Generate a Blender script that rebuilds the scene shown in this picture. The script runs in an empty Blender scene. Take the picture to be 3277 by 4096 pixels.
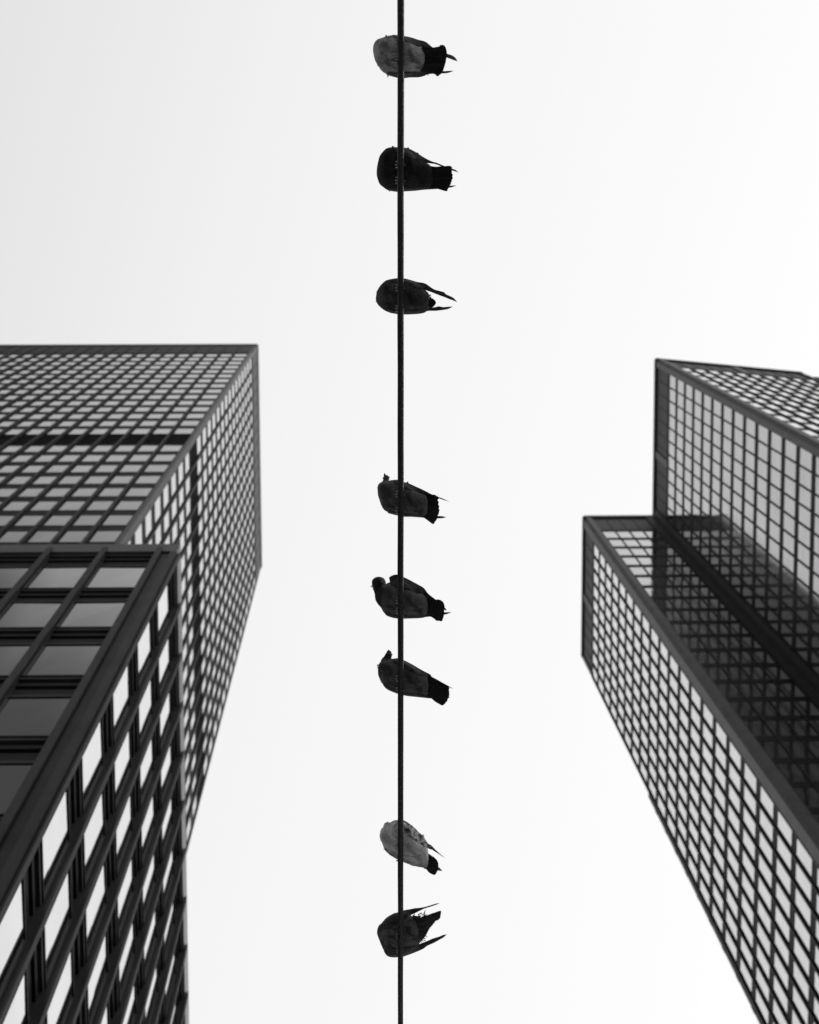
import bpy, math, random
from mathutils import Vector, Matrix, noise
random.seed(7)
sc = bpy.context.scene
col = sc.collection

# ------------------------------------------------------------------ camera
F_PX, W_PX, H_PX = 8600.0, 3277.0, 4096.0
CAM = Vector((0, 0, 1.6))
def nrm(v): return Vector(v).normalized()
Zc = nrm((1425 - W_PX / 2, 800 - H_PX / 2, F_PX))          # zenith seen by the camera
Yc = Vector((1750 - W_PX / 2, 60000 - H_PX / 2, F_PX)); Yc = (Yc - Yc.dot(Zc) * Zc).normalized()
Xc = Yc.cross(Zc)
RIGHT = Vector((Xc.x, Yc.x, Zc.x)); DOWN = Vector((Xc.y, Yc.y, Zc.y)); FWD = Vector((Xc.z, Yc.z, Zc.z))
cd = bpy.data.cameras.new('camera'); cam = bpy.data.objects.new('camera', cd); col.objects.link(cam)
cam.matrix_world = Matrix(((RIGHT.x, -DOWN.x, -FWD.x, CAM.x), (RIGHT.y, -DOWN.y, -FWD.y, CAM.y),
                           (RIGHT.z, -DOWN.z, -FWD.z, CAM.z), (0, 0, 0, 1)))
cd.sensor_fit = 'HORIZONTAL'; cd.sensor_width = 24.0; cd.lens = F_PX / W_PX * 24.0
cd.clip_start = 0.1; cd.clip_end = 3000
cd.dof.use_dof = True; cd.dof.focus_distance = 9.0; cd.dof.aperture_fstop = 4.8
sc.camera = cam

# ------------------------------------------------------------------ overcast sky, soft sun, exposure
wd = bpy.data.worlds.new('World'); sc.world = wd; wd.use_nodes = True
nt = wd.node_tree; nt.nodes.clear()
def nn(tree, typ, **kw):
    n = tree.nodes.new(typ)
    for k, v in kw.items(): setattr(n, k, v)
    return n
out = nn(nt, 'ShaderNodeOutputWorld')
sky = nn(nt, 'ShaderNodeTexSky', sky_type='NISHITA', sun_disc=False)
SUN_EL, SUN_AZ = 38.0, 75.0
sky.sun_elevation = math.radians(SUN_EL); sky.sun_rotation = math.radians(SUN_AZ); sky.dust_density = 4.0
bw = nn(nt, 'ShaderNodeRGBToBW'); nt.links.new(sky.outputs[0], bw.inputs[0])
bg1 = nn(nt, 'ShaderNodeBackground'); bg1.inputs[1].default_value = 0.045; nt.links.new(bw.outputs[0], bg1.inputs[0])
tc = nn(nt, 'ShaderNodeTexCoord')
dot = nn(nt, 'ShaderNodeVectorMath', operation='DOT_PRODUCT'); dot.inputs[1].default_value = (1.0, 0.3, 0.0)
nt.links.new(tc.outputs['Generated'], dot.inputs[0])
nz = nn(nt, 'ShaderNodeTexNoise'); nz.inputs['Scale'].default_value = 3.0; nz.inputs['Detail'].default_value = 3.0
nt.links.new(tc.outputs['Generated'], nz.inputs['Vector'])
ma = nn(nt, 'ShaderNodeMath', operation='MULTIPLY_ADD'); ma.inputs[1].default_value = 0.04; ma.inputs[2].default_value = -0.02
nt.links.new(nz.outputs[0], ma.inputs[0])
ad = nn(nt, 'ShaderNodeMath', operation='ADD'); nt.links.new(dot.outputs['Value'], ad.inputs[0]); nt.links.new(ma.outputs[0], ad.inputs[1])
mr = nn(nt, 'ShaderNodeMapRange'); mr.inputs[1].default_value = -1; mr.inputs[2].default_value = 1
nt.links.new(ad.outputs[0], mr.inputs[0])
cr = nn(nt, 'ShaderNodeValToRGB'); nt.links.new(mr.outputs[0], cr.inputs[0])
SKY_OFF = 0.0
def ramp(r, pts):
    while len(r.elements) > 1: r.elements.remove(r.elements[-1])
    r.elements[0].position = pts[0][0]; v = pts[0][1]; r.elements[0].color = (v, v, v, 1)
    for p, v in pts[1:]:
        e = r.elements.new(p); e.color = (v, v, v, 1)
ramp(cr.color_ramp, [(0.0, .50), (.33, .66), (.40, .785), (.427, .825), (.475, .90), (.525, .935), (.60, .965), (.68, .98), (1, .97)])
sx = nn(nt, 'ShaderNodeSeparateXYZ'); nt.links.new(tc.outputs['Generated'], sx.inputs[0])
def mrange(src, a, b_, c, d):
    n = nn(nt, 'ShaderNodeMapRange', interpolation_type='SMOOTHSTEP')
    for i, v in enumerate((a, b_, c, d)): n.inputs[i + 1].default_value = v
    nt.links.new(src, n.inputs[0]); return n.outputs[0]
def mmul(a, b_):
    n = nn(nt, 'ShaderNodeMath', operation='MULTIPLY'); nt.links.new(a, n.inputs[0])
    if isinstance(b_, float): n.inputs[1].default_value = b_
    else: nt.links.new(b_, n.inputs[1])
    return n.outputs[0]
# sky darkening added outside the frame, to dim what the glass walls mirror
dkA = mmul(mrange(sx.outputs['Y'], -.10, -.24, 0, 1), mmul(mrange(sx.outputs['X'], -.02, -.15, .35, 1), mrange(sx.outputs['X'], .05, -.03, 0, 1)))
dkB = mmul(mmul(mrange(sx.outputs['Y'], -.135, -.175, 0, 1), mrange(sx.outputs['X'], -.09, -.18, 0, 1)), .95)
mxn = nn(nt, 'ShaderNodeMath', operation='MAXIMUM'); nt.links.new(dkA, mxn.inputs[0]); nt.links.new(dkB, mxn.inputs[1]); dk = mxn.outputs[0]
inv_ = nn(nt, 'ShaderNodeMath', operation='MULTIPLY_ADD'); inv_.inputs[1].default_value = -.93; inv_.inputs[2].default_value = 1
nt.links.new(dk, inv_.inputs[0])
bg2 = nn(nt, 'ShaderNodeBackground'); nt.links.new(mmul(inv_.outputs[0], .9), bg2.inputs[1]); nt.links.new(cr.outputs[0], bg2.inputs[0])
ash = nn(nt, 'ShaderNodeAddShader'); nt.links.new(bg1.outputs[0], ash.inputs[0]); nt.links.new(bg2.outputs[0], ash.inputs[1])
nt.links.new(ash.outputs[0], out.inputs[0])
sl = bpy.data.lights.new('sun', 'SUN'); sl.energy = 0.6; sl.angle = math.radians(20); sl.color = (1, 1, 1)
so = bpy.data.objects.new('sun', sl); col.objects.link(so)
sd = Vector((math.sin(math.radians(SUN_AZ)) * math.cos(math.radians(SUN_EL)), math.cos(math.radians(SUN_AZ)) * math.cos(math.radians(SUN_EL)), math.sin(math.radians(SUN_EL))))
so.rotation_euler = sd.to_track_quat('Z', 'Y').to_euler(); so.location = (20, 0, 60)
sc.view_settings.view_transform = 'Standard'; sc.view_settings.look = 'None'
sc.view_settings.exposure = 0.0; sc.view_settings.gamma = 1.0
sc.render.resolution_x = 819; sc.render.resolution_y = 1024

# ------------------------------------------------------------------ materials
def mat(name, base, rough=.5, metal=0., ior=1.5, spec=.5, var=0., vscale=3., bump=0., bscale=20., second=None, stretch=(1, 1, 1), coat=0., edge=1.):
    m = bpy.data.materials.new(name); m.use_nodes = True; t = m.node_tree; b = t.nodes['Principled BSDF']
    b.inputs['Base Color'].default_value = (base, base, base, 1); b.inputs['Roughness'].default_value = rough
    b.inputs['Metallic'].default_value = metal; b.inputs['IOR'].default_value = ior
    b.inputs['Specular IOR Level'].default_value = spec; b.inputs['Coat Weight'].default_value = coat; b.inputs['Specular Tint'].default_value = (edge, edge, edge, 1)
    c = nn(t, 'ShaderNodeTexCoord'); mp = nn(t, 'ShaderNodeMapping'); mp.inputs['Scale'].default_value = stretch
    t.links.new(c.outputs['Object'], mp.inputs[0])
    if var or second is not None:
        n = nn(t, 'ShaderNodeTexNoise'); n.inputs['Scale'].default_value = vscale; n.inputs['Detail'].default_value = 5
        t.links.new(mp.outputs[0], n.inputs['Vector'])
        r = nn(t, 'ShaderNodeValToRGB')
        if second is None: ramp(r.color_ramp, [(.3, max(0, base * (1 - var))), (.7, base * (1 + var))])
        else: ramp(r.color_ramp, [(.42, second), (.58, base)])
        t.links.new(n.outputs[0], r.inputs[0]); t.links.new(r.outputs[0], b.inputs['Base Color'])
    if bump:
        n = nn(t, 'ShaderNodeTexNoise'); n.inputs['Scale'].default_value = bscale; n.inputs['Detail'].default_value = 3
        t.links.new(mp.outputs[0], n.inputs['Vector'])
        bp = nn(t, 'ShaderNodeBump'); bp.inputs['Strength'].default_value = bump; bp.inputs['Distance'].default_value = .01
        t.links.new(n.outputs[0], bp.inputs['Height']); t.links.new(bp.outputs[0], b.inputs['Normal'])
    return m
M = {}
M['steel'] = mat('dark_painted_steel', .022, .55, spec=.12, var=.3, vscale=1.2, bump=.15, bscale=6)
M['steel_pale'] = mat('weathered_grey_steel', .060, .5, spec=.2, var=.3, vscale=.8)
M['panel'] = mat('black_spandrel_panel', .008, .6, spec=.08, var=.3, vscale=.9)
M['core'] = mat('black_interior', .004, .8, spec=.05, var=.2)
M['louver'] = mat('charcoal_louvre', .026, .6, spec=.3, var=.35, vscale=.7)
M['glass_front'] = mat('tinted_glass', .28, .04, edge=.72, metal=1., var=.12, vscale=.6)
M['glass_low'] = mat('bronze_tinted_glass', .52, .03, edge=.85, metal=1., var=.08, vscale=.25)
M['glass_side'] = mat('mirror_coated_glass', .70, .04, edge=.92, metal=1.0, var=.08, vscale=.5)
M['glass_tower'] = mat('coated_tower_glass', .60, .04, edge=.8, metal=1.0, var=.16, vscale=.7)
M['trim'] = mat('skylit_steel_trim', .17, .35, spec=.6, var=.15, vscale=2)  # side parapet cap: grazing sky sheen put into a paler base colour
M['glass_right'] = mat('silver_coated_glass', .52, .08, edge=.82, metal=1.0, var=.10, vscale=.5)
M['asphalt'] = mat('asphalt', .07, .9, var=.3, vscale=8, bump=.5, bscale=90)
M['concrete'] = mat('pale_concrete_paving', .34, .85, var=.15, vscale=2, bump=.2, bscale=40)
M['paint'] = mat('road_paint', .75, .7, var=.1)

# ------------------------------------------------------------------ helpers
class MB:
    def __init__(s): s.v = []; s.f = []; s.m = []
    def hexa(s, p, mi=0):
        i = len(s.v); s.v += [tuple(q) for q in p]
        s.f += [(i, i + 3, i + 2, i + 1), (i + 4, i + 5, i + 6, i + 7), (i, i + 1, i + 5, i + 4), (i + 1, i + 2, i + 6, i + 5), (i + 2, i + 3, i + 7, i + 6), (i + 3, i, i + 4, i + 7)]
        s.m += [mi] * 6
    def prism(s, poly, z0, z1, mi=0):
        i = len(s.v); n = len(poly)
        s.v += [(x, y, z0) for x, y in poly] + [(x, y, z1) for x, y in poly]
        s.f.append(tuple(range(i + n - 1, i - 1, -1))); s.f.append(tuple(range(i + n, i + 2 * n)))
        for k in range(n): s.f.append((i + k, i + (k + 1) % n, i + n + (k + 1) % n, i + n + k))
        s.m += [mi] * (n + 2)
    def rings(s, rings, mi=0):                # closed lofted surface through equal rings
        i = len(s.v); n = len(rings[0])
        for r in rings: s.v += [tuple(q) for q in r]
        for a in range(len(rings) - 1):
            for k in range(n):
                s.f.append((i + a * n + k, i + a * n + (k + 1) % n, i + (a + 1) * n + (k + 1) % n, i + (a + 1) * n + k)); s.m.append(mi)
        s.f.append(tuple(range(i + n - 1, i - 1, -1))); s.m.append(mi)
        s.f.append(tuple(range(i + (len(rings) - 1) * n, i + len(rings) * n))); s.m.append(mi)
    def build(s, name, mats, parent=None, smooth=False, loc=None):
        me = bpy.data.meshes.new(name)
        v = s.v
        if loc is not None: v = [(x - loc[0], y - loc[1], z - loc[2]) for x, y, z in v]
        me.from_pydata(v, [], s.f)
        for m in (mats if isinstance(mats, (list, tuple)) else [mats]): me.materials.append(m)
        me.polygons.foreach_set('material_index', s.m)
        if smooth: me.polygons.foreach_set('use_smooth', [True] * len(s.f))
        me.update()
        o = bpy.data.objects.new(name, me); col.objects.link(o)
        if loc is not None: o.location = loc
        if parent: o.parent = parent
        return o
def thing(name, label, cat, loc=(0, 0, 0), group=None):
    o = bpy.data.objects.new(name, None); col.objects.link(o); o.location = loc
    o['label'] = label; o['category'] = cat
    if group: o['group'] = group
    return o
def project(p):
    d = Vector(p) - CAM; z = d.dot(FWD)
    if z <= 0: return None
    return (W_PX / 2 + F_PX * d.dot(RIGHT) / z, H_PX / 2 + F_PX * d.dot(DOWN) / z)

# ------------------------------------------------------------------ ground (below the camera, it bounces light on the birds)
def sheet(name, x0, y0, x1, y1, z, m):
    b = MB(); b.v = [(x0, y0, z), (x1, y0, z), (x1, y1, z), (x0, y1, z)]; b.f = [(0, 1, 2, 3)]; b.m = [0]
    o = b.build(name, m); o['kind'] = 'structure'; return o
sheet('ground', -900, -900, 900, 900, 0, M['concrete'])
sheet('road', 5, -900, 15, 900, .004, M['asphalt'])
b = MB()
for k in range(-60, 60): b.v += [(9.9, k * 6, .008), (10.1, k * 6, .008), (10.1, k * 6 + 3, .008), (9.9, k * 6 + 3, .008)]; i = len(b.v) - 4; b.f.append((i, i + 1, i + 2, i + 3)); b.m.append(0)
o = b.build('road_marking', M['paint']); o['kind'] = 'structure'
for n_, xa, xb in (('pavement', -3.9, 5), ('pavement', 15, 18)):
    b = MB(); b.prism([(xa, -300), (xb, -300), (xb, 300), (xa, 300)], 0.001, .13); o = b.build(n_, M['concrete']); o['kind'] = 'structure'

# ------------------------------------------------------------------ facades
class Face:
    """vertical plane from P0 to P1; out = outward direction"""
    def __init__(s, P0, P1, out):
        s.p = Vector((P0[0], P0[1])); d = Vector((P1[0] - P0[0], P1[1] - P0[1])); s.L = d.length; s.t = d.normalized()
        n = Vector((s.t.y, -s.t.x)); s.n = n if n.dot(Vector(out)) > 0 else -n
    def pt(s, t, d, z):
        q = s.p + s.t * t + s.n * d; return (q.x, q.y, z)
    def box(s, mb, t0, t1, d0, d1, z0, z1, mi=0):
        mb.hexa([s.pt(t0, d0, z0), s.pt(t1, d0, z0), s.pt(t1, d1, z0), s.pt(t0, d1, z0), s.pt(t0, d0, z1), s.pt(t1, d0, z1), s.pt(t1, d1, z1), s.pt(t0, d1, z1)], mi)

def pane_mesh(mb, fc, t0, t1, z0, z1, gd, a, mi=0):
    e = [random.uniform(-.0035, .0035) for _ in range(4)]
    mb.hexa([fc.pt(t0 + a, gd - .03, z0 + a), fc.pt(t1 - a, gd - .03, z0 + a), fc.pt(t1 - a, gd + e[0], z0 + a), fc.pt(t0 + a, gd + e[1], z0 + a),
             fc.pt(t0 + a, gd - .03, z1 - a), fc.pt(t1 - a, gd - .03, z1 - a), fc.pt(t1 - a, gd + e[2], z1 - a), fc.pt(t0 + a, gd + e[3], z1 - a)], mi)
def frame_mesh(mb, fc, t0, t1, z0, z1, gd, a, fp, mi=0):
    fc.box(mb, t0, t1, gd - .03, gd + fp, z0, z0 + a, mi); fc.box(mb, t0, t1, gd - .03, gd + fp, z1 - a, z1, mi)
    fc.box(mb, t0, t0 + a, gd - .03, gd + fp, z0 + a, z1 - a, mi); fc.box(mb, t1 - a, t1, gd - .03, gd + fp, z0 + a, z1 - a, mi)

def low_blocks(p):                     # is a point hidden behind the podium building?
    x, y, z = p; z -= CAM.z
    if y > 7.854:
        s = 7.854 / y
        if x * s < -4.11 and z * s < 49: return True
    if x < -4.11:
        s = -4.11 / x
        if y * s > 7.854 and z * s < 49: return True
    return False

def put_windows(root, specs, frame_mat, blocked=None):
    """specs: list of (face, t0, t1, z0, z1, glass_depth, fw, fp, glass material). The 100 largest in view stand alone."""
    sc_ = []
    for i, (fc, t0, t1, z0, z1, gd, fw, fp, gm) in enumerate(specs):
        q = [project(fc.pt(t, 0, z)) for t, z in ((t0, z0), (t1, z0), (t1, z1), (t0, z1))]
        c = fc.pt((t0 + t1) / 2, .05, (z0 + z1) / 2); pc = project(c)
        ar = 0
        if pc and -20 < pc[0] < W_PX + 20 and -20 < pc[1] < H_PX + 20 and not (blocked and blocked(c)) and all(q):
            qq = [(min(max(a, 0), W_PX), min(max(b_, 0), H_PX)) for a, b_ in q]
            ar = abs(sum(qq[k][0] * qq[(k + 1) % 4][1] - qq[(k + 1) % 4][0] * qq[k][1] for k in range(4))) / 2
        sc_.append((ar, i))
    sc_.sort(reverse=True)
    big = set(i for a, i in sc_[:100] if a > 0)
    mats = list(dict.fromkeys(s[8] for s in specs))
    rest = MB()
    for i, (fc, t0, t1, z0, z1, gd, fw, fp, gm) in enumerate(specs):
        if i in big:
            b = MB(); frame_mesh(b, fc, t0, t1, z0, z1, gd, fw, fp); wo = b.build('window', frame_mat, root)
            b = MB(); pane_mesh(b, fc, t0, t1, z0, z1, gd, fw); b.build('pane', gm, wo)
        else:
            pane_mesh(rest, fc, t0, t1, z0, z1, gd, fw, mats.index(gm)); frame_mesh(rest, fc, t0, t1, z0, z1, gd, fw, fp, len(mats))
    o = rest.build('window', mats + [frame_mat], root); o['kind'] = 'stuff'

def inset_core(root, poly, z0, z1, name='wall'):
    b = MB(); b.prism(poly, z0, z1); return b.build(name, M['core'], root)

# ---------------------------------------------------------------- A: low block with its deep steel mullions (left, near)
G = 1.6
low = thing('office_building', 'lower dark steel office block at the left edge with the largest windows', 'office building', (-10, 15, 0))
low.location = (0, 0, 0)
LX, LY, LR = -4.11, 7.854, 49.0 + G
lf = Face((LX, LY), (LX - 22, LY), (0, -1)); ls = Face((LX, LY), (LX, LY + 26), (1, 0))
inset_core(low, [(LX - .22, LY + .22), (LX - 22, LY + .22), (LX - 22, LY + 26), (LX - .22, LY + 26)], 0, LR - .3)
top0, pitch, gh = 46.22 + G, 4.12, 2.62
FRONT = [.37 + 1.24 * k for k in range(18)]          # mullion centres along the front
SIDE = [.10 + 1.157 * k for k in range(23)]
specs = []
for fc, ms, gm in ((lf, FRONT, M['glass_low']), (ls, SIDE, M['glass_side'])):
    for a, c in zip(ms[:-1], ms[1:]):
        for k in range(11):
            zt = top0 - pitch * k
            specs.append((fc, a + .05, c - .05, zt - gh, zt, -.03, .05, .018, gm))
put_windows(low, specs, M['steel'])
for k in range(12):                                   # spandrel of each floor, both faces
    b = MB()
    z1 = (top0 - pitch * (k - 1) - gh) if k else LR - 1.1
    z0 = top0 - pitch * k
    if k == 11: z0 = 0.2
    for fc, st, en in ((lf, .33, 21.4), (ls, .06, 25.5)):
        for (u0, u1, d, mi) in ((0, .16, -.03, 1), (.30, .62, -.10, 0), (.72, 1.0, -.05, 0)):
            h = z1 - z0
            if u0 == 0:
                fc.box(b, st, en, -.2, -.035, z0 + .01, z0 + .16, 1); fc.box(b, st, en, -.2, -.035, z1 - .16, z1 - .01, 1)
            elif u0 == .30: fc.box(b, st, en, -.2, -.11, z0 + .30, z1 - .62 if h > 1.2 else z1 - .3, 0)
            else: fc.box(b, st, en, -.2, -.075, z1 - .50, z1 - .30, 0)
    b.build('spandrel', [M['panel'], M['steel']], low)
def mullion(root, fc, t, w, d, z0, z1, m):
    b = MB()
    fc.box(b, t - w * .18, t + w * .18, -.02, d - .025, z0, z1); fc.box(b, t - w / 2, t + w / 2, d - .025, d, z0, z1)
    fc.box(b, t - w * .42, t + w * .42, -.15, -.02, z0, z1)
    b.build('mullion', m, root)
for t in FRONT: mullion(low, lf, t, .13, .085, 0, LR - .7, M['steel'])
for t in SIDE: mullion(low, ls, t, .12, .085, 0, LR - .7, M['steel'])
b = MB()                                               # parapet with a projecting cap
for fc, en in ((lf, 22), (ls, 26)):
    fc.box(b, .0, en, -.35, .03, LR - 1.05, LR, 0 if fc is lf else 1)
b.build('parapet', [M['steel_pale'], M['trim']], low)
b = MB(); b.prism([(LX - .35, LY + .35), (LX - 22, LY + .35), (LX - 22, LY + 26), (LX - .35, LY + 26)], LR - .3, LR - .05); b.build('roof', M['panel'], low)
b = MB()                                               # corner column: stepped re-entrant profile
b.prism([(LX - .30, LY + .02), (LX - .12, LY + .02), (LX - .12, LY - .03), (LX + .02, LY - .03), (LX + .02, LY + .04), (LX - .03, LY + .04), (LX - .03, LY + .3), (LX - .30, LY + .3)], 0, LR - 1.05)
b.build('corner_column', M['steel'], low)

# ---------------------------------------------------------------- B: tall tower behind it
twr = thing('office_tower', 'tall dark tower behind the lower left block, with one black louvred floor', 'office tower')
TA, TB, TR = (-8.44, 12.15), (-8.36, 31.2), 183.0 + G
tf = Face(TA, (TA[0] - 32, TA[1] - .01), (0, -1)); ts = Face(TA, TB, (1, 0))
Z0 = LR - .2
inset_core(twr, [(TA[0] - .1, TA[1] + .1), (TA[0] - 32, TA[1] + .1), (TA[0] - 32, TB[1] - .1), (TB[0] - .1, TB[1] - .1)], Z0, TR - .4)
ttop, tp, tgh = 172.0 + G, 4.03, 2.62
nfr = 27; FRT = [.27 + 1.12 * k for k in range(nfr + 1)]; SDT = [.27 + 1.089 * k for k in range(18)]
specs = []
NF = 29   # glazed storeys
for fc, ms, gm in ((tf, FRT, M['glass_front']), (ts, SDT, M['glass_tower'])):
    for a, c in zip(ms[:-1], ms[1:]):
        for k in range(NF):
            if k == 15: continue
            zt = ttop - tp * k
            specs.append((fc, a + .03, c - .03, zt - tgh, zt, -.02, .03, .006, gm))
put_windows(twr, specs, M['panel'], low_blocks)
for k in range(NF):
    b = MB(); zt = ttop - tp * k; z1 = ttop - tp * (k - 1) - tgh
    if k == 15: continue
    if k in (0, 16): z1 = zt + (tp - tgh) * (1 if k == 0 else .25)
    for fc, en in ((tf, 31.5), (ts, fc_len := 19.0)):
        fc.box(b, .05, en, -.12, -.012, zt, z1, 0)
        fc.box(b, .05, en, -.12, .004, z1 - .20, z1 - .05, 1)
    b.build('spandrel', [M['panel'], M['steel']], twr)
b = MB()
for fc, en in ((tf, 31.5), (ts, 19.0)):
    zt = ttop - tp * 15
    for j in range(18): fc.box(b, .05, en, -.11, -.05, zt - tgh - .7 + j * .26, zt - tgh - .7 + j * .26 + .17)
b.build('louvre_band', M['core'], twr)
for t in FRT[1:]: mullion(twr, tf, t, .12, .095, Z0, TR - 1.0, M['steel'])
for t in SDT[1:-1]: mullion(twr, ts, t, .11, .065, Z0, TR - 1.0, M['steel'])
b = MB()
for fc, en in ((tf, 32), (ts, 19.05)):
    fc.box(b, .0, en, -.3, .02, ttop + (tp - tgh) + .004, TR - 1.2, 0); fc.box(b, 0, en, -.3, .09, TR - 1.2, TR, 1)
b.build('parapet', [M['steel'], M['steel_pale']], twr)
b = MB(); b.prism([(TA[0] - .3, TA[1] + .3), (TA[0] - 32, TA[1] + .3), (TA[0] - 32, TB[1] - .3), (TB[0] - .3, TB[1] - .3)], TR - .4, TR - .1); b.build('roof', M['panel'], twr)
def corner_post(root, x, y, wx, wy, sx, sy, z0, z1, m, ch=.10, proud=.03):
    """L-shaped post on an outer corner; sx, sy point out of the corner"""
    P = lambda a, c: (x + sx * a, y + sy * c)
    b = MB(); b.prism([P(-wx, -.2), P(-wx, proud), P(-ch, proud), P(proud, -ch), P(proud, -wy), P(-.2, -wy), P(-.2, -.2)], z0, z1)
    return b.build('corner_column', m, root)
corner_post(twr, TA[0], TA[1], .25, .25, 1, -1, Z0, TR + .004, M['steel_pale'], ch=.06)
corner_post(twr, TB[0], TB[1], .2, .25, 1, 1, Z0, TR + .004, M['steel'], ch=.06)

# ---------------------------------------------------------------- C: notched tower on the right
rt = thing('office_tower', 'dark framed glass tower on the right with a notched corner', 'office tower')
RR = 172.0 + G
E, Gp, K, Fc, Lc = (23.96, 12.68), (35.70, 13.83), (23.98, 25.43), (18.285, 25.43), (18.28, 36.95)
far = (48.0, Gp[1] + (48 - Gp[0]) * (Gp[1] - E[1]) / (Gp[0] - E[0]))
ne = Face(E, Gp, (0, -1)); ne2 = Face(Gp, far, (0, -1)); we = Face(E, K, (-1, 0)); nf = Face(Fc, K, (0, -1)); wf = Face(Fc, Lc, (-1, 0))
o_ = .12
inset_core(rt, [(E[0] + o_, E[1] + o_), (Gp[0], Gp[1] + o_), (far[0], far[1] + o_), (48, 37.4), (Lc[0] + o_, 36.9), (Fc[0] + o_, Fc[1] + o_), (K[0] + o_, K[1] + o_)], 0, RR - 5.2)
rtop, rp, rgh = 164.05 + G, 4.07, 3.12
RF = 40
cols = {}
cols[ne] = [.56 + 1.07 * k for k in range(11)]
cols[ne2] = [.0 + 1.07 * k for k in range(11)]
cols[we] = [.57 + 1.035 * k for k in range(12)]
cols[nf] = [.56 + 1.085 * k for k in range(5)]
cols[wf] = [.86 + 1.066 * k for k in range(11)]
specs = []
for fc, ms in cols.items():
    for a, c in zip(ms[:-1], ms[1:]):
        for k in range(RF):
            zt = rtop - rp * k
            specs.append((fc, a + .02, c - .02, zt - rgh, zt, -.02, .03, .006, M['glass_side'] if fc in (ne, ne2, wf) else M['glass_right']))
put_windows(rt, specs, M['panel'])
for k in range(RF):
    b = MB(); zt = rtop - rp * k; z1 = zt + (rp - rgh)
    for fc in cols: fc.box(b, .4, fc.L - .03, -.11, -.004, zt, z1, 0); fc.box(b, .4, fc.L - .03, -.11, .010, z1 - .16, z1 - .03, 1)
    b.build('spandrel', [M['panel'], M['steel']], rt)
for fc, ms in cols.items():
    for t in ms[1 if fc is ne2 else 0:]:
        w, d = (.09, .065) if fc in (ne, ne2) else (.09, .075) if fc is wf else (.06, .05)
        mullion(rt, fc, t, w, d, 0, rtop + .3, M['steel'])
for fc, zt in ((ne, RR), (ne2, RR - 5.0), (we, RR), (nf, RR), (wf, RR)):       # ribbed parapet band with projecting cap
    b = MB()
    fc.box(b, .0, fc.L, -.3, -.06, rtop + .66, zt - .9, 0)
    for t in cols[fc]: fc.box(b, t - .03, t + .03, -.06, -.02, rtop + 1.5, zt - 1.0, 1)
    fc.box(b, .0, fc.L, -.3, -.01, rtop + .80, rtop + 1.15, 1)
    fc.box(b, -.0, fc.L, -.4, .10, zt - .9, zt, 1)
    b.build('parapet', [M['louver'], M['steel']], rt)
b = MB()
b.prism([(E[0] + .4, E[1] + .4), (Gp[0] - .1, Gp[1] + .4), (Gp[0] - .1, 37.3), (Lc[0] + .4, 36.8), (Fc[0] + .4, Fc[1] + .4), (K[0] + .4, K[1] + .4)], RR - 5.2, RR - .2)
b.build('roof', M['panel'], rt)
corner_post(rt, E[0], E[1], .54, .56, -1, -1, 0, RR + .004, M['steel_pale'], ch=.16, proud=.06)
corner_post(rt, Fc[0], Fc[1], .53, .80, -1, -1, 0, RR + .004, M['steel_pale'], ch=.16, proud=.06)
b = MB(); b.prism([(Gp[0] - .28, Gp[1] + .2), (Gp[0] - .28, Gp[1] - .08), (Gp[0] - .02, Gp[1] - .06), (Gp[0] - .02, Gp[1] + .2)], rtop - 1, RR + .003); b.build('corner_column', M['steel_pale'], rt)
b = MB(); b.prism([(K[0] - .70, K[1] - .03), (K[0] - .10, K[1] - .10), (K[0] - .03, K[1] - .70), (K[0] + .1, K[1] - .70), (K[0] + .1, K[1] + .1), (K[0] - .70, K[1] + .1)], 0, RR - .002); b.build('corner_column', M['steel'], rt)
b = MB(); b.prism([(Lc[0] - .02, Lc[1] + .04), (Lc[0] - .02, Lc[1] + .42), (Lc[0] + .4, Lc[1] + .46), (Lc[0] + .4, Lc[1] + .04)], 0, 131.5 + G)
for k in range(9, RF): b.prism([(Lc[0] - .035, Lc[1] + .03), (Lc[0] - .035, Lc[1] + .435), (Lc[0] + .4, Lc[1] + .47), (Lc[0] + .4, Lc[1] + .03)], rtop - rp * k, rtop - rp * k + .9)
b.build('corner_column', M['steel'], rt)
for fc, t in ((we, 7.6), (wf, 6.4), (ne, 6.2)):
    b = MB(); fc.box(b, t - .28, t + .28, -.2, .04, rtop + .5, RR + .002); b.build('parapet_pier', M['steel_pale'], rt)
b = MB(); b.prism([(Lc[0] - .06, Lc[1] - .3), (Lc[0] - .06, Lc[1] + .03), (Lc[0] + .3, Lc[1] + .03), (Lc[0] + .3, Lc[1] - .3)], rtop + .2, RR + .002); b.build('parapet_pier', M['steel_pale'], rt)

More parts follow.
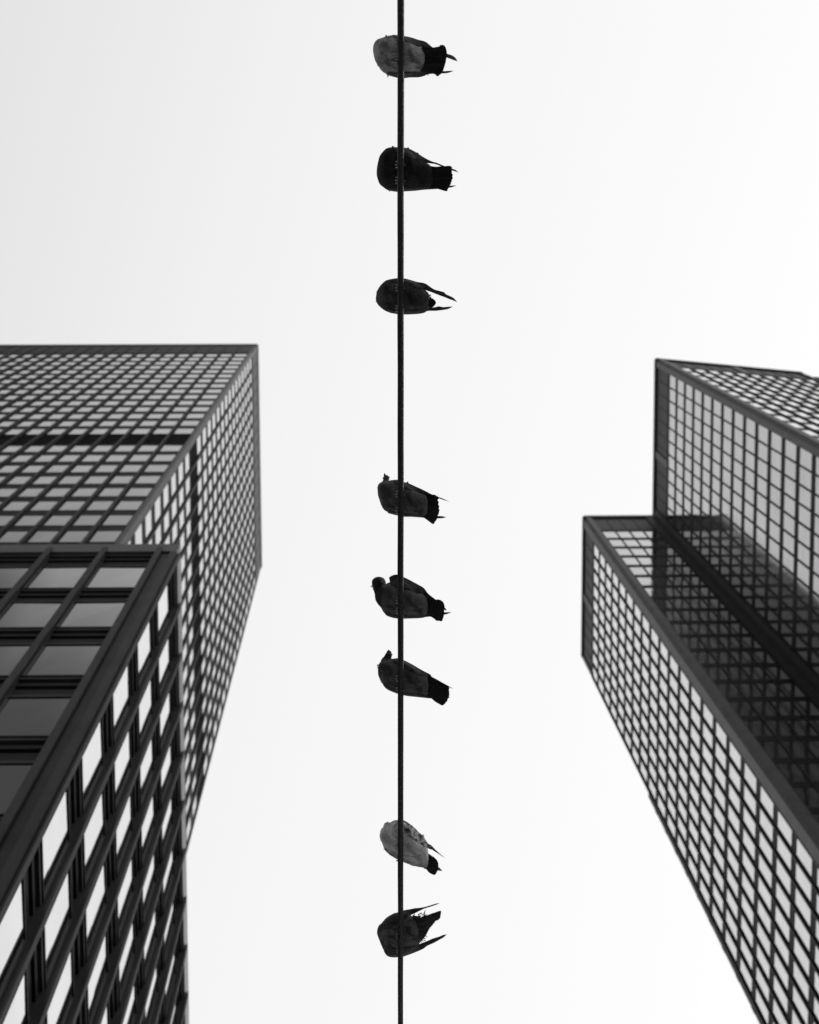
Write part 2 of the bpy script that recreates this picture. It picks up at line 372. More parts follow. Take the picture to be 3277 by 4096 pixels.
# ------------------------------------------------------------------ wire
WA, WB = Vector((.1670, -.722, 8.035 + G)), Vector((.1925, 3.945, 9.934 + G))
WD = (WB - WA).normalized()
def wire_at_row(py):                      # point of the wire that the camera sees at image height py
    lo, hi = -3.0, 9.0
    for _ in range(60):
        mid = (lo + hi) / 2
        if project(WA + WD * mid)[1] < py: lo = mid
        else: hi = mid
    return WA + WD * lo
WR = .0128
def frame_of(d):
    a = Vector((1, 0, 0)); a = (a - a.dot(d) * d).normalized(); return a, a.cross(d)
ax, ay = frame_of(WD)
rings = []
N = 620
for i in range(N):
    s = -6 + 24 * i / (N - 1)
    w1 = noise.noise(Vector((s * 2.2, 3.1, 0))) * .0016 + noise.noise(Vector((s * .5, 9.1, 0))) * .0012
    w2 = noise.noise(Vector((s * 2.2, 7.7, 5))) * .001
    r = WR * (1 + .03 * noise.noise(Vector((s * 5, 1.3, 2))))
    c = WA + WD * s + ax * w1 + ay * w2
    rings.append([c + (ax * math.cos(a) + ay * math.sin(a)) * r for a in [2 * math.pi * k / 16 for k in range(16)]])
b = MB(); b.rings(rings)
M['wire'] = mat('weathered_black_cable', .010, .42, var=.4, vscale=30, bump=.4, bscale=120, stretch=(1, 1, 1))
wire = b.build('cable', M['wire'], smooth=True)
wire['label'] = 'single thick black overhead cable running straight up the middle, carrying the pigeons'; wire['category'] = 'cable'

# ------------------------------------------------------------------ pigeons
def feather_mat(name, base, second, wing=False, hood=None):
    m = bpy.data.materials.new(name); m.use_nodes = True; t = m.node_tree; b = t.nodes['Principled BSDF']
    b.inputs['Roughness'].default_value = .75; b.inputs['Specular IOR Level'].default_value = .14
    b.inputs['Sheen Weight'].default_value = .06; b.inputs['Sheen Roughness'].default_value = .5
    c = nn(t, 'ShaderNodeTexCoord')
    n = nn(t, 'ShaderNodeTexNoise'); n.inputs['Scale'].default_value = 16 if not wing else 26; n.inputs['Detail'].default_value = 6; n.inputs['Distortion'].default_value = .6
    mp = nn(t, 'ShaderNodeMapping'); t.links.new(c.outputs['Object'], mp.inputs[0])
    if wing: mp.inputs['Scale'].default_value = (.5, 2.2, 2.2)
    t.links.new(mp.outputs[0], n.inputs['Vector'])
    r = nn(t, 'ShaderNodeValToRGB'); ramp(r.color_ramp, [(.38, second * .8), (.47, (base + second) / 2), (.55, base)])
    t.links.new(n.outputs[0], r.inputs[0])
    # fine barbs
    mp2 = nn(t, 'ShaderNodeMapping'); mp2.inputs['Scale'].default_value = (60, 260, 200); t.links.new(c.outputs['Object'], mp2.inputs[0])
    n2 = nn(t, 'ShaderNodeTexNoise'); n2.inputs['Scale'].default_value = 1; n2.inputs['Detail'].default_value = 4; t.links.new(mp2.outputs[0], n2.inputs['Vector'])
    v = nn(t, 'ShaderNodeTexVoronoi'); v.inputs['Scale'].default_value = 70 if not wing else 45; t.links.new(mp.outputs[0], v.inputs['Vector'])
    r2 = nn(t, 'ShaderNodeValToRGB'); ramp(r2.color_ramp, [(.3, .6), (.7, 1.3)]); t.links.new(n2.outputs[0], r2.inputs[0])
    mx = nn(t, 'ShaderNodeMix', data_type='RGBA', blend_type='MULTIPLY'); mx.inputs['Factor'].default_value = 1
    t.links.new(r.outputs[0], mx.inputs[6]); t.links.new(r2.outputs[0], mx.inputs[7]); col_out = mx.outputs[2]
    if hood:                                    # dark head and neck feathers
        sp = nn(t, 'ShaderNodeSeparateXYZ'); t.links.new(c.outputs['Object'], sp.inputs[0])
        def edge(sock, at):
            q = nn(t, 'ShaderNodeMapRange'); q.inputs[1].default_value = at + .006; q.inputs[2].default_value = at - .006
            w_ = nn(t, 'ShaderNodeMath', operation='MULTIPLY_ADD'); w_.inputs[1].default_value = .03; t.links.new(n.outputs[0], w_.inputs[0]); t.links.new(sock, w_.inputs[2])
            ww = nn(t, 'ShaderNodeMath', operation='ADD'); ww.inputs[1].default_value = -.015; t.links.new(w_.outputs[0], ww.inputs[0]); t.links.new(ww.outputs[0], q.inputs[0]); return q.outputs[0]
        mxx = nn(t, 'ShaderNodeMath', operation='MAXIMUM'); t.links.new(edge(sp.outputs['X'], hood[0]), mxx.inputs[0]); t.links.new(edge(sp.outputs['Y'], hood[1]), mxx.inputs[1])
        m3 = nn(t, 'ShaderNodeMix', data_type='RGBA'); t.links.new(mxx.outputs[0], m3.inputs['Factor']); t.links.new(col_out, m3.inputs[6]); m3.inputs[7].default_value = (hood[2],) * 3 + (1,)
        col_out = m3.outputs[2]
    t.links.new(col_out, b.inputs['Base Color'])
    sm = nn(t, 'ShaderNodeMath', operation='ADD'); t.links.new(n2.outputs[0], sm.inputs[0]); t.links.new(v.outputs['Distance'], sm.inputs[1])
    bp = nn(t, 'ShaderNodeBump'); bp.inputs['Strength'].default_value = .5; bp.inputs['Distance'].default_value = .003
    t.links.new(sm.outputs[0], bp.inputs['Height']); t.links.new(bp.outputs[0], b.inputs['Normal'])
    return m
M['beak'] = mat('dark_beak', .05, .4, var=.2, vscale=60)
M['eye'] = mat('glossy_eye', .02, .1, var=.2)
M['leg'] = mat('scaly_pink_leg', .28, .5, var=.4, vscale=120, bump=.4, bscale=300)
WX = 617.0      # trace column of the cable

BIRDS = [
 dict(oy=100, row=215, feet=(285, 600), belly=(.42, .17), wing=(.10, .05), tail=(.020, .010), head=(300, 330, 95, 120, .10), beak=((372, 200), (386, 157)), pitch=.30,
  label='topmost pigeon on the cable, pale grey mottled breast and a square black tail',
  body=[(165,370,420),(172,320,475),(195,275,560),(235,235,640),(300,205,725),(380,182,785),(460,165,815),(560,162,835),(660,185,825),(760,235,795),(860,295,760),(930,345,740),(985,400,690)],
  tailp=[(870,370,870,730),(1000,352,1000,750),(1130,360,1120,770),(1250,340,1190,795),(1315,328,1225,805),(1352,400,1290,750),(1360,480,1340,600)],
  up=[(480,157,500,200),(670,178,660,250),(800,205,800,300),(900,238,900,345),(1000,262,1000,362),(1060,300,1050,372),(1135,360,1110,400),(1250,405,1230,450),(1365,458,1340,510),(1450,487,1430,545),(1500,525,1490,566),(1535,578,1532,577)],
  lo=[(380,795,420,740),(560,845,560,760),(670,850,670,745),(760,838,760,742),(900,835,900,742),(1000,812,1000,735),(1060,785,1060,730),(1240,772,1240,735),(1290,772,1290,740),(1380,765,1380,735),(1480,728,1478,727)]),
 dict(oy=550, row=668, feet=(435, 685), belly=(.024, .012), wing=(.06, .02), tail=(.015, .010), head=(330, 420, 90, 130, .10), beak=None, pitch=.30,
  label='second pigeon from the top, sooty black all over with a gap under one wing',
  body=[(222,540,590),(232,450,650),(245,380,700),(280,285,760),(340,205,810),(400,165,845),(480,152,860),(560,158,866),(660,170,862),(760,215,855),(850,300,848),(950,380,842),(1050,410,832),(1110,470,800)],
  tailp=[(1000,430,1000,838),(1150,464,1150,826),(1300,460,1220,825),(1400,452,1330,856),(1425,480,1362,845),(1440,560,1405,780),(1436,600,1418,700)],
  up=[(480,150,500,220),(670,162,680,280),(750,178,760,330),(880,245,870,362),(960,300,940,398),(1100,375,1070,412),(1200,405,1190,430),(1320,455,1290,472),(1435,495,1435,520),(1500,518,1500,540),(1557,561,1555,562)],
  lo=[(400,850,430,790),(560,873,560,800),(700,865,700,800),(850,855,850,795),(1000,838,1000,790),(1200,825,1200,790),(1390,805,1390,772),(1450,795,1450,768),(1522,765,1520,765)]),
 dict(oy=1080, row=1187, feet=(285, 620), belly=(.075, .022), wing=(.06, .025), tail=(.02, .012), head=(290, 420, 75, 110, .10), beak=None, pitch=.45,
  label='third pigeon from the top, dark with a short tail between two long wing tips',
  body=[(210,420,470),(228,340,530),(255,290,570),(300,225,610),(360,175,655),(430,150,688),(560,133,708),(660,142,705),(760,165,697),(850,200,688),(950,270,656),(1020,330,635),(1065,370,600),(1085,420,510)],
  tailp=[(960,440,960,600),(1085,465,1060,600),(1120,452,1120,600),(1165,485,1145,585),(1185,525,1168,560)],
  up=[(430,148,450,200),(560,128,560,190),(670,133,670,215),(780,160,780,250),(880,190,880,290),(1000,212,1000,320),(1080,262,1080,345),(1150,308,1160,375),(1240,335,1250,410),(1310,355,1320,435),(1345,388,1400,468),(1460,445,1450,485),(1525,517,1523,516)],
  lo=[(350,650,380,590),(560,712,560,640),(700,716,700,640),(900,706,900,635),(1000,685,1000,610),(1050,658,1050,605),(1170,655,1150,598),(1240,648,1230,582),(1300,640,1290,592),(1380,625,1370,595),(1460,583,1458,582)]),
 dict(oy=1870, row=1995, feet=(430, 690), belly=(.12, .05), wing=(.06, .03), tail=(.022, .012), head=(380, 172, 52, 60, .06), beak=((358, 135), (353, 88)), pitch=.30,
  label='charcoal pigeon turning its small head and beak up, with a wide square tail',
  body=[(238,330,380),(245,290,440),(270,250,530),(300,230,610),(350,212,690),(430,205,735),(500,198,755),(580,205,775),(660,240,788),(760,300,790),(860,370,792),(960,400,796),(1030,440,780)],
  tailp=[(900,372,900,794),(1010,398,980,805),(1130,434,1060,860),(1175,440,1120,903),(1195,480,1152,900),(1215,540,1182,860),(1230,640,1210,800)],
  up=[(500,196,520,260),(580,196,600,290),(670,232,670,340),(740,250,760,360),(860,305,850,375),(950,345,930,398),(1050,395,1040,425),(1120,432,1110,444),(1195,462,1190,482),(1300,500,1300,517),(1400,551,1398,552)],
  lo=[(400,735,430,690),(580,780,580,730),(670,795,670,745),(800,797,800,750),(1000,812,1000,770),(1100,830,1100,780),(1205,822,1205,780),(1290,818,1290,784),(1355,800,1353,800)]),
 dict(oy=2280, row=2400, feet=(490, 655), belly=(.14, .055), hood=(325, -999, .02), wing=(.05, .025), tail=(.018, .010), head=(258, 200, 118, 98, .03), beak=None, pitch=.28, neck=[(245, 215, 100), (250, 275, 88), (255, 330, 75), (262, 390, 72), (285, 460, 88)],
  label='dark pigeon with its round black head bent out to the side and one shoulder raised',
  body=[(195,400,440),(205,350,480),(240,320,545),(290,270,600),(340,240,690),(400,205,738),(450,185,755),(560,150,775),(660,170,780),(760,240,778),(850,310,770),(950,370,760),(1030,430,740)],
  tailp=[(860,372,860,748),(970,388,970,752),(1100,430,1095,752),(1190,478,1180,800),(1260,490,1240,820),(1300,515,1285,822),(1325,580,1312,740)],
  up=[(425,120,450,230),(480,85,500,270),(560,72,580,300),(670,115,680,320),(780,170,780,330),(900,235,880,370),(990,290,980,390),(1060,380,1060,440),(1180,475,1150,520),(1325,600,1325,640),(1362,650,1361,651)],
  lo=[(355,700,380,660),(400,745,430,700),(560,785,560,730),(800,783,800,735),(950,775,950,735),(1050,755,1050,720),(1200,750,1200,690),(1325,720,1325,680),(1390,700,1390,678),(1438,680,1437,681)]),
 dict(oy=2590, row=2708, feet=(500, 690), belly=(.12, .045), hood=(300, 190, .03), wing=(.055, .025), tail=(.018, .010), head=(425, 120, 52, 80, .05), beak=((420, 60), (421, 34)), pitch=.28, neck=[(412, 130, 56), (400, 175, 66), (370, 225, 80), (325, 300, 76), (320, 370, 75)],
  label='dark pigeon stretching its pointed head up beside the cable, ruffled neck and ragged tail end',
  body=[(245,340,400),(252,300,450),(290,265,540),(325,230,600),(370,205,650),(430,190,690),(500,185,720),(575,185,742),(660,210,765),(760,265,785),(860,335,794),(960,405,800),(1040,460,790)],
  tailp=[(910,450,910,798),(1060,462,1060,815),(1150,490,1110,822),(1260,552,1180,878),(1350,602,1260,922),(1385,650,1300,930),(1400,720,1338,900),(1402,770,1360,850)],
  up=[(470,182,500,250),(575,172,590,280),(670,205,680,350),(800,270,790,400),(900,330,880,440),(1000,385,980,460),(1090,432,1080,490),(1135,485,1130,520),(1300,570,1290,600),(1400,625,1395,640),(1465,668,1464,669)],
  lo=[(330,610,360,580),(400,680,430,640),(560,745,570,690),(700,780,700,730),(880,800,880,745),(1000,812,1000,770),(1110,822,1110,790),(1250,822,1250,790),(1370,815,1370,795),(1418,803,1417,803)]),
 dict(oy=3270, row=3388, feet=(455, 660), belly=(.78, .50), wing=(.55, .035), tail=(.03, .015), head=(405, 135, 72, 62, .06), beak=None, pitch=.28,
  label='pale whitish pigeon with dark banded wing and black tail tip, second from the bottom',
  body=[(278,260,310),(285,220,360),(310,175,400),(350,140,510),(400,105,570),(450,80,610),(510,50,640),(570,44,680),(660,70,712),(740,140,748),(800,210,780),(880,300,783),(950,380,788),(1020,450,815),(1055,520,790),(1065,600,740)],
  tailp=[(1030,560,960,790),(1075,585,1015,822),(1130,625,1060,862),(1200,690,1110,905),(1225,740,1160,925),(1228,820,1192,902)],
  up=[(570,38,600,100),(660,48,670,180),(740,90,720,260),(830,160,780,330),(900,232,860,380),(980,300,940,430),(1050,410,1000,470),(1110,448,1060,500),(1180,520,1150,530),(1260,590,1250,593),(1360,670,1359,671)],
  lo=[(350,510,370,490),(450,610,470,580),(570,680,590,640),(700,735,720,690),(850,785,860,740),(1000,812,1010,760),(1110,850,1110,800),(1225,855,1230,800),(1270,860,1265,828),(1294,852,1293,851)]),
 dict(oy=3600, row=3722, feet=(590, 800), belly=(.14, .05), wing=(.055, .03), tail=(.06, .025), head=(330, 520, 90, 120, .09), beak=None, pitch=.35,
  label='lowest pigeon on the cable, dark with ruffled rump and both wing tips lifted apart',
  body=[(228,500,540),(240,450,580),(270,400,660),(310,370,750),(340,335,820),(390,295,900),(450,245,914),(510,215,918),(570,205,912),(650,190,900),(720,200,875),(780,250,845),(850,330,795),(900,430,745),(920,520,700)],
  tailp=[(800,250,880,690),(880,262,955,650),(950,282,1010,590),(1060,242,1090,445),(1150,212,1165,350),(1250,180,1215,328),(1262,215,1250,290)],
  up=[(240,470,260,510),(300,380,350,480),(370,300,430,450),(450,245,500,420),(560,205,570,390),(670,170,670,310),(760,155,750,260),(850,138,850,215),(900,135,940,172),(1000,120,1000,145),(1100,92,1100,115),(1180,68,1180,88),(1243,60,1241,61)],
  lo=[(340,830,420,700),(400,905,500,760),(510,925,560,780),(650,912,650,760),(750,880,760,740),(880,830,880,720),(980,785,960,690),(1050,735,1040,660),(1150,690,1130,620),(1240,640,1230,590),(1310,600,1300,562),(1360,553,1359,553)]),
]

def catmull(rows, n):
    """resample a table of stations smoothly"""
    P = [Vector(r) if len(r) < 5 else r for r in rows]
    P = [list(r) for r in rows]; out = []
    m = len(P)
    for i in range(m - 1):
        p0, p1, p2, p3 = P[max(i - 1, 0)], P[i], P[i + 1], P[min(i + 2, m - 1)]
        for k in range(n):
            t = k / n
            out.append([.5 * (2 * b_ + (c_ - a_) * t + (2 * a_ - 5 * b_ + 4 * c_ - d_) * t * t + (-a_ + 3 * b_ - 3 * c_ + d_) * t ** 3) for a_, b_, c_, d_ in zip(p0, p1, p2, p3)])
    out.append(P[-1]); return out

def make_bird(bd, idx):
    rnd = random.Random(100 + idx)
    w0 = wire_at_row(bd['row'])
    vc = (bd['row'] - bd['oy']) * 4.0116
    ray = (w0 - CAM); depth = ray.dot(FWD); wv = ray.normalized()
    uv = (RIGHT - RIGHT.dot(wv) * wv).normalized(); vv = wv.cross(uv)
    px = project(w0)
    k = depth / F_PX / 4.0116
    U = lambda x, y: ((x - WX) * k + (1450 + WX / 4.0116 - px[0]) * depth / F_PX, (y - vc) * k)
    # local frame: x along u (tail side), y along v, z away from the camera; origin on the cable
    root = thing('pigeon', bd['label'], 'pigeon', w0, 'pigeons perched in a row on the cable')
    root.matrix_world = Matrix(((uv.x, vv.x, wv.x, w0.x), (uv.y, vv.y, wv.y, w0.y), (uv.z, vv.z, wv.z, w0.z), (0, 0, 0, 1)))
    p = bd['pitch']
    st = []
    bx_, ba_, bc_ = bd['body'][-1]; hh = bc_ - ba_
    for x, a, c in catmull(bd['body'] + [(bx_ + 16, ba_ + .12 * hh, bc_ - .16 * hh), (bx_ + 28, ba_ + .30 * hh, bc_ - .36 * hh)], 3):
        u, v0 = U(x, a); _, v1 = U(x, c); st.append((u, v0, v1))
    maxh = max((v1 - v0) / 2 for _, v0, v1 in st)
    th = lambda h: min(h * .92, maxh * .80) if h > 0 else .001
    wc0 = WR + .012 + maxh * .80
    wc = lambda u: wc0 - u * p
    def body_low(u, v):
        if u <= st[0][0] or u >= st[-1][0]: return None
        for (a, b_) in zip(st[:-1], st[1:]):
            if a[0] <= u <= b_[0]:
                f = (u - a[0]) / max(1e-6, b_[0] - a[0]); v0 = a[1] + (b_[1] - a[1]) * f; v1 = a[2] + (b_[2] - a[2]) * f
                h = (v1 - v0) / 2; q = (v - (v0 + v1) / 2) / max(h, 1e-5)
                if abs(q) >= 1: return None
                return wc(u) - th(h) * math.sqrt(1 - q * q)
        return None
    inv = root.matrix_world.inverted(); dl = inv.to_3x3() @ WD; SH = dl.z / dl.y
    def lean(o):
        for v in o.data.vertices: v.co.z += SH * v.co.y
    # ---- body, neck and head as one skin
    mb = MB(); rings = []
    for (u, v0, v1) in st:
        h = (v1 - v0) / 2; c = (v0 + v1) / 2; t = th(h)
        rings.append([(u, c + h * math.cos(a), wc(u) + t * math.sin(a)) for a in [2 * math.pi * j / 28 for j in range(28)]])
    mb.rings(rings)
    def ball(c, r):
        rg = []
        for i in range(1, 12):
            ph = math.pi * i / 12
            rg.append([(c[0] + r[0] * math.sin(ph) * math.cos(a), c[1] + r[1] * math.sin(ph) * math.sin(a), c[2] - r[2] * math.cos(ph)) for a in [2 * math.pi * j / 16 for j in range(16)]])
        mb.rings(rg)
    hx, hy, hrx, hry, hz = bd['head']; hu, hv = U(hx, hy); hw = wc(hu) + hz * .7
    hr = (hrx * k, hry * k, min(hrx, hry) * k)
    ball((hu, hv, hw), hr)
    cu, cv = U(330, (bd['body'][4][1] + bd['body'][4][2]) / 2)
    mids = [((U(a, c)[0], U(a, c)[1]), r * k) for a, c, r in bd.get('neck', [])]
    for (q, r) in mids: ball((q[0], q[1], wc(q[0]) + .01), (r, r, r))
    for s in (.2, .4, .6, .8):
        rr = hr[0] * s * .9 + .022 * (1 - s)
        q = (hu * s + cu * (1 - s), hv * s + cv * (1 - s), hw * s + wc(cu) * (1 - s)); ball(q, (rr, rr, rr))
    tmp = mb.build('tmp', M['eye'])
    rm = tmp.modifiers.new('r', 'REMESH'); rm.mode = 'VOXEL'; rm.voxel_size = .0034; rm.use_smooth_shade = True
    smo = tmp.modifiers.new('s', 'SMOOTH'); smo.factor = .5; smo.iterations = 5
    dg = bpy.context.evaluated_depsgraph_get(); me = bpy.data.meshes.new_from_object(tmp.evaluated_get(dg))
    bpy.data.objects.remove(tmp)
    me.name = 'body'; me.materials.clear(); me.materials.append(feather_mat('breast_feathers', *bd['belly'], hood=((bd['hood'][0] - WX) * k, (bd['hood'][1] - vc) * k, bd['hood'][2]) if 'hood' in bd else None))
    for v in me.vertices:                      # soft feather relief
        q = v.co * 38 + Vector((idx * 7.1, 0, 0)); v.co += v.normal * (noise.noise(q) * .0012 + noise.noise(q * 3.1) * .0007)
    ob = bpy.data.objects.new('body', me); col.objects.link(ob); ob.parent = root; lean(ob)
    # ---- wings and tail: ridged feather lofts
    def loft(rows, wfun, tfun, ridges, nm, mt, n=4, hug=False):
        mbx = MB(); rg = []
        R = catmull(rows, n); m = len(R)
        for i, r in enumerate(R):
            s = i / (m - 1)
            (pu, pv), (qu, qv) = U(r[0], r[1]), U(r[2], r[3])
            wd_ = math.hypot(qu - pu, qv - pv); t = tfun(s, wd_); ring = []
            wp, wq = wfun(pu, pv, 0, s), wfun(qu, qv, 1, s)
            for j in range(48):
                a = 2 * math.pi * j / 48; f = (1 - math.cos(a)) / 2
                rid = abs(math.sin(ridges * math.pi * (f + .25 * s)))
                tt = t * (.62 + .38 * rid)
                uu, v2 = pu + (qu - pu) * f, pv + (qv - pv) * f; ww = wp + (wq - wp) * f
                if hug:
                    lw = body_low(uu, v2)
                    if lw is not None: ww = min(ww, lw - .0008 - .002 * math.sin(math.pi * f))
                ring.append((uu, v2, ww + tt * math.sin(a) * (1 if math.sin(a) < 0 else .8)))
            rg.append(ring)
        mbx.rings(rg)
        return mbx
    wm = feather_mat('wing_feathers', bd['wing'][0], bd['wing'][1], wing=True)
    for key in ('up', 'lo'):
        def wf_(u, v, inner, s):
            base = wc(u) - .004 + .018 * s
            lw = body_low(u, v)
            if inner and lw is not None: return lw + .001
            return base if not inner else base - .006
        mbx = loft(bd[key], wf_, lambda s, w_: max(.0007, min(.007, w_ * .2) * (1 - .6 * s)), 4, 'wing', wm, hug=True)
        # separate primaries lying along the trailing edge
        rows = bd[key]; tip = rows[-1]; sg = 1 if key == 'up' else -1
        for j in range(3):
            a = rows[-5 + j // 2]; L = .55 + .16 * j
            bx, by = (a[0] + a[2]) / 2, (a[1] + a[3]) / 2
            ex, ey = bx + (tip[0] - bx) * L, by + (tip[1] - by) * L
            dx, dy = ex - bx, ey - by; ln = math.hypot(dx, dy) or 1; nx, ny = -dy / ln, dx / ln; rg = []
            for i in range(9):
                s = i / 8; wdt = 9 * math.sin(math.pi * (.12 + .86 * s)) ** .6
                cx_, cy_ = bx + dx * s, by + dy * s
                (pu, pv), (qu, qv) = U(cx_ + nx * wdt, cy_ + ny * wdt), U(cx_ - nx * wdt, cy_ - ny * wdt); w_ = wc(pu) + .012 + .004 * j
                rg.append([(pu, pv, w_), ((pu + qu) / 2, (pv + qv) / 2, w_ + .0012), (qu, qv, w_), ((pu + qu) / 2, (pv + qv) / 2, w_ - .0012)])
            mbx.rings(rg)
        lean(mbx.build('wing', wm, root, smooth=True))
    tm = feather_mat('tail_feathers', bd['tail'][0], bd['tail'][1], wing=True)
    rows = bd['tailp']
    mbx = loft(rows, lambda u, v, i_, s: wc(u) - .010, lambda s, w_: max(.0012, .016 * (1 - s) ** 1.5 + .0016), 6, 'tail', tm)
    # individual tail feather ends make the edge uneven
    last = rows[-3]; prev = rows[-4] if len(rows) > 4 else rows[0]; nfe = 8
    for j in range(nfe):
        f = (j + .5) / nfe
        ex, ey = last[0] + (last[2] - last[0]) * f, last[1] + (last[3] - last[1]) * f
        bx, by = prev[0] + (prev[2] - prev[0]) * f, prev[1] + (prev[3] - prev[1]) * f
        dx, dy = ex - bx, ey - by; ln = math.hypot(dx, dy) or 1; dx /= ln; dy /= ln; nx, ny = -dy, dx
        bul = math.sin(math.pi * f) * (math.hypot(rows[-1][0] - last[0], rows[-1][1] - last[1]) * .45) + rnd.uniform(-8, 8)
        hw_ = math.hypot(last[2] - last[0], last[3] - last[1]) / nfe * .72; rg = []
        for i in range(8):
            s = i / 7; q = hw_ * (1 if s < .7 else math.sqrt(max(0.02, 1 - ((s - .7) / .3) ** 2)))
            cx_, cy_ = bx + dx * (ln + bul) * s, by + dy * (ln + bul) * s
            (pu, pv), (qu, qv) = U(cx_ + nx * q, cy_ + ny * q), U(cx_ - nx * q, cy_ - ny * q); w_ = wc(pu) - .010 + (.0015 if j % 2 else -.0015)
            rg.append([(pu, pv, w_), ((pu + qu) / 2, (pv + qv) / 2, w_ + .001), (qu, qv, w_), ((pu + qu) / 2, (pv + qv) / 2, w_ - .0016)])
        mbx.rings(rg)
    if idx == 7:                                # ruffled rump and flank tufts
        for j in range(26):
            bx, by = (rnd.uniform(780, 950), 0); f = rnd.random()
            if j < 13: bx, by, an = rnd.uniform(790, 1000), rnd.uniform(215, 300), -.9 + rnd.uniform(-.4, .5)
            else: bx, by, an = rnd.uniform(890, 1010), rnd.uniform(540, 660), .1 + rnd.uniform(-.5, .6)
            ln = rnd.uniform(35, 75); dx, dy = math.cos(an), math.sin(an); nx, ny = -dy, dx; rg = []
            for i in range(6):
                s = i / 5; q = 10 * (1 - s) ** .6 + .4; cx_, cy_ = bx + dx * ln * s, by + dy * ln * s
                (pu, pv), (qu, qv) = U(cx_ + nx * q, cy_ + ny * q), U(cx_ - nx * q, cy_ - ny * q); w_ = wc(pu) - .008 + rnd.uniform(-.002, .002)
                rg.append([(pu, pv, w_), ((pu + qu) / 2, (pv + qv) / 2, w_ + .001), (qu, qv, w_), ((pu + qu) / 2, (pv + qv) / 2, w_ - .001)])
            mbx.rings(rg)
    lean(mbx.build('tail', tm, root, smooth=True))
    tufts = {4: [(140 + 14 * j, 250 + 24 * j, 2.5) for j in range(13)], 5: [(238 + 5 * j, 285 + 22 * j, 2.55) for j in range(13)], 1: [(480, 150, -.2), (730, 172, .1), (880, 252, .3), (430, 855, 2.4)],
             2: [(230, 345, 3.4), (215, 500, 2.8), (300, 600, 2.5), (1085, 440, .2), (1080, 400, -.5)], 0: [(240, 640, 2.5), (400, 812, 2.6), (1050, 790, .2)], 6: [(345, 500, 2.4), (440, 605, 2.6), (975, 296, .3), (1000, 820, .7)], 3: [(240, 330, 3.6), (720, 240, .2)]}
    if idx in tufts:
        mt_ = MB()
        for (tx, ty, an) in tufts[idx]:
            for q_ in range(2):
                bx, by = tx + rnd.uniform(2, 12), ty + rnd.uniform(-10, 10); a2 = an + rnd.uniform(-.35, .35); ln = rnd.uniform(14, 26); dx, dy = math.cos(a2), math.sin(a2); nx, ny = -dy, dx; rg = []
                for i in range(5):
                    s = i / 4; q = 9 * (1 - s) ** .7 + .4; cx_, cy_ = bx - dx * 12 + dx * (ln + 12) * s, by - dy * 12 + dy * (ln + 12) * s
                    (pu, pv), (qu, qv) = U(cx_ + nx * q, cy_ + ny * q), U(cx_ - nx * q, cy_ - ny * q); w_ = wc(pu)
                    rg.append([(pu, pv, w_), ((pu + qu) / 2, (pv + qv) / 2, w_ + .001), (qu, qv, w_), ((pu + qu) / 2, (pv + qv) / 2, w_ - .001)])
                mt_.rings(rg)
        lean(mt_.build('ruffled_feathers', wm, root, smooth=True))
    # ---- legs with toes wrapped round the cable
    def tube(mbt, pts, rad):
        rg = []
        for i, q in enumerate(pts):
            q = Vector(q); d = (Vector(pts[min(i + 1, len(pts) - 1)]) - Vector(pts[max(i - 1, 0)])).normalized()
            a = d.orthogonal().normalized(); c = d.cross(a); r = rad[i] if isinstance(rad, list) else rad
            rg.append([q + (a * math.cos(z) + c * math.sin(z)) * r for z in [2 * math.pi * j / 8 for j in range(8)]])
        mbt.rings(rg)
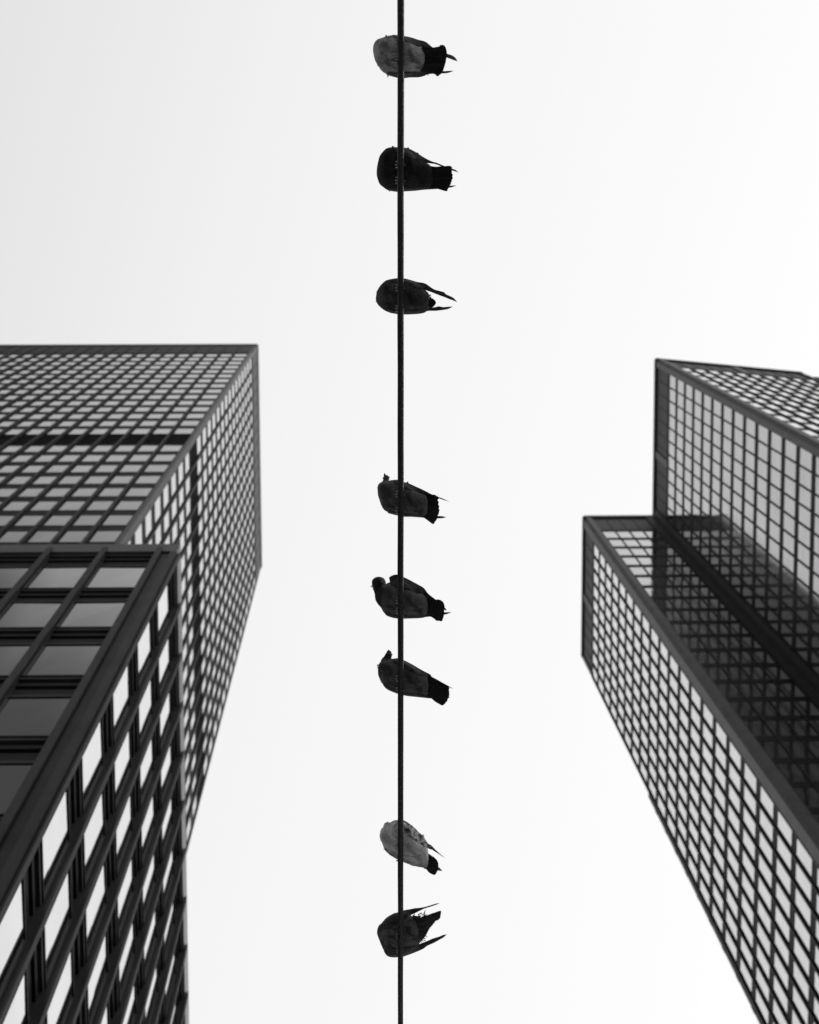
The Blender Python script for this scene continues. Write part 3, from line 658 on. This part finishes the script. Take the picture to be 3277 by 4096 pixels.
    for fy in bd['feet']:
        _, fv = U(WX, fy)
        row = bd['oy'] + fy / 4.0116
        c = inv @ wire_at_row(row)
        mbt = MB()
        R_ = WR + .0026
        for j, dv in enumerate((-.011, 0, .011)):
            pts = []
            for a in (90, 115, 140, 165, 190, 212, 228):
                aa = math.radians(a); s = (a - 90) / 138
                rr = R_ + .0035 * math.sin(math.pi * min(1, s * 1.1)) + (.002 if j == 1 else 0)
                pts.append((c.x + rr * math.cos(aa), c.y + dv * min(1, s * 2.2) + rnd.uniform(-.0008, .0008), c.z + rr * math.sin(aa)))
            tube(mbt, pts, [.003, .0028, .0032, .0027, .0030, .0022, .0009])
        pts = []
        for a in (90, 60, 30, 0, -25):
            aa = math.radians(a); pts.append((c.x + R_ * math.cos(aa), c.y + .002, c.z + R_ * math.sin(aa)))
        tube(mbt, pts, [.003, .0028, .0026, .002, .0009])
        tube(mbt, [(c.x, c.y, c.z + R_), (c.x + .002, c.y, c.z + R_ + .012), (c.x + .008, c.y * .98 + fv * .02, wc(c.x) + SH * c.y)], [.0032, .0034, .006])
        mbt.build('leg', M['leg'], root, smooth=True)
    # ---- beak and eyes
    if bd['beak']:
        (ax_, ay_), (bx_, by_) = bd['beak']; a = Vector((*U(ax_, ay_), hw - .002)); c = Vector((*U(bx_, by_), hw - .006))
    else:
        dirv = Vector((-.55, -.35, .2)).normalized() if idx != 4 else Vector((.6, .5, .5)).normalized()
        a = Vector((hu, hv, hw)) + Vector((dirv.x * hr[0], dirv.y * hr[1], dirv.z * hr[2])) * .85; c = a + dirv * .014
        if idx in (1, 2, 6, 7): a = Vector((hu, hv, hw + hr[2] * .6)); c = a + Vector((-.006, 0, .016))
    mbt = MB(); L = (c - a); tube(mbt, [a - L * .4, a, a + L * .5, a + L * .85, c], [.0055, .005, .0038, .0024, .0006]); lean(mbt.build('beak', M['beak'], root, smooth=True))
    fd = (c - a).normalized(); sd_ = fd.cross(Vector((0, 0, 1)))
    sd_ = sd_.normalized() if sd_.length > .1 else Vector((0, 1, 0))
    for s in (-1, 1):
        e = Vector((hu, hv, hw)); q = e + Vector((sd_.x * hr[0] * s, sd_.y * hr[1] * s, 0)) * .93 + fd * .003
        m2 = MB(); rg = []
        for i in range(1, 8):
            ph = math.pi * i / 8; rg.append([(q.x + .0032 * math.sin(ph) * math.cos(z), q.y + .0032 * math.sin(ph) * math.sin(z), q.z - .0032 * math.cos(ph)) for z in [2 * math.pi * j / 10 for j in range(10)]])
        m2.rings(rg); lean(m2.build('eye', M['eye'], root, smooth=True))
for i, bd in enumerate(BIRDS): make_bird(bd, i)
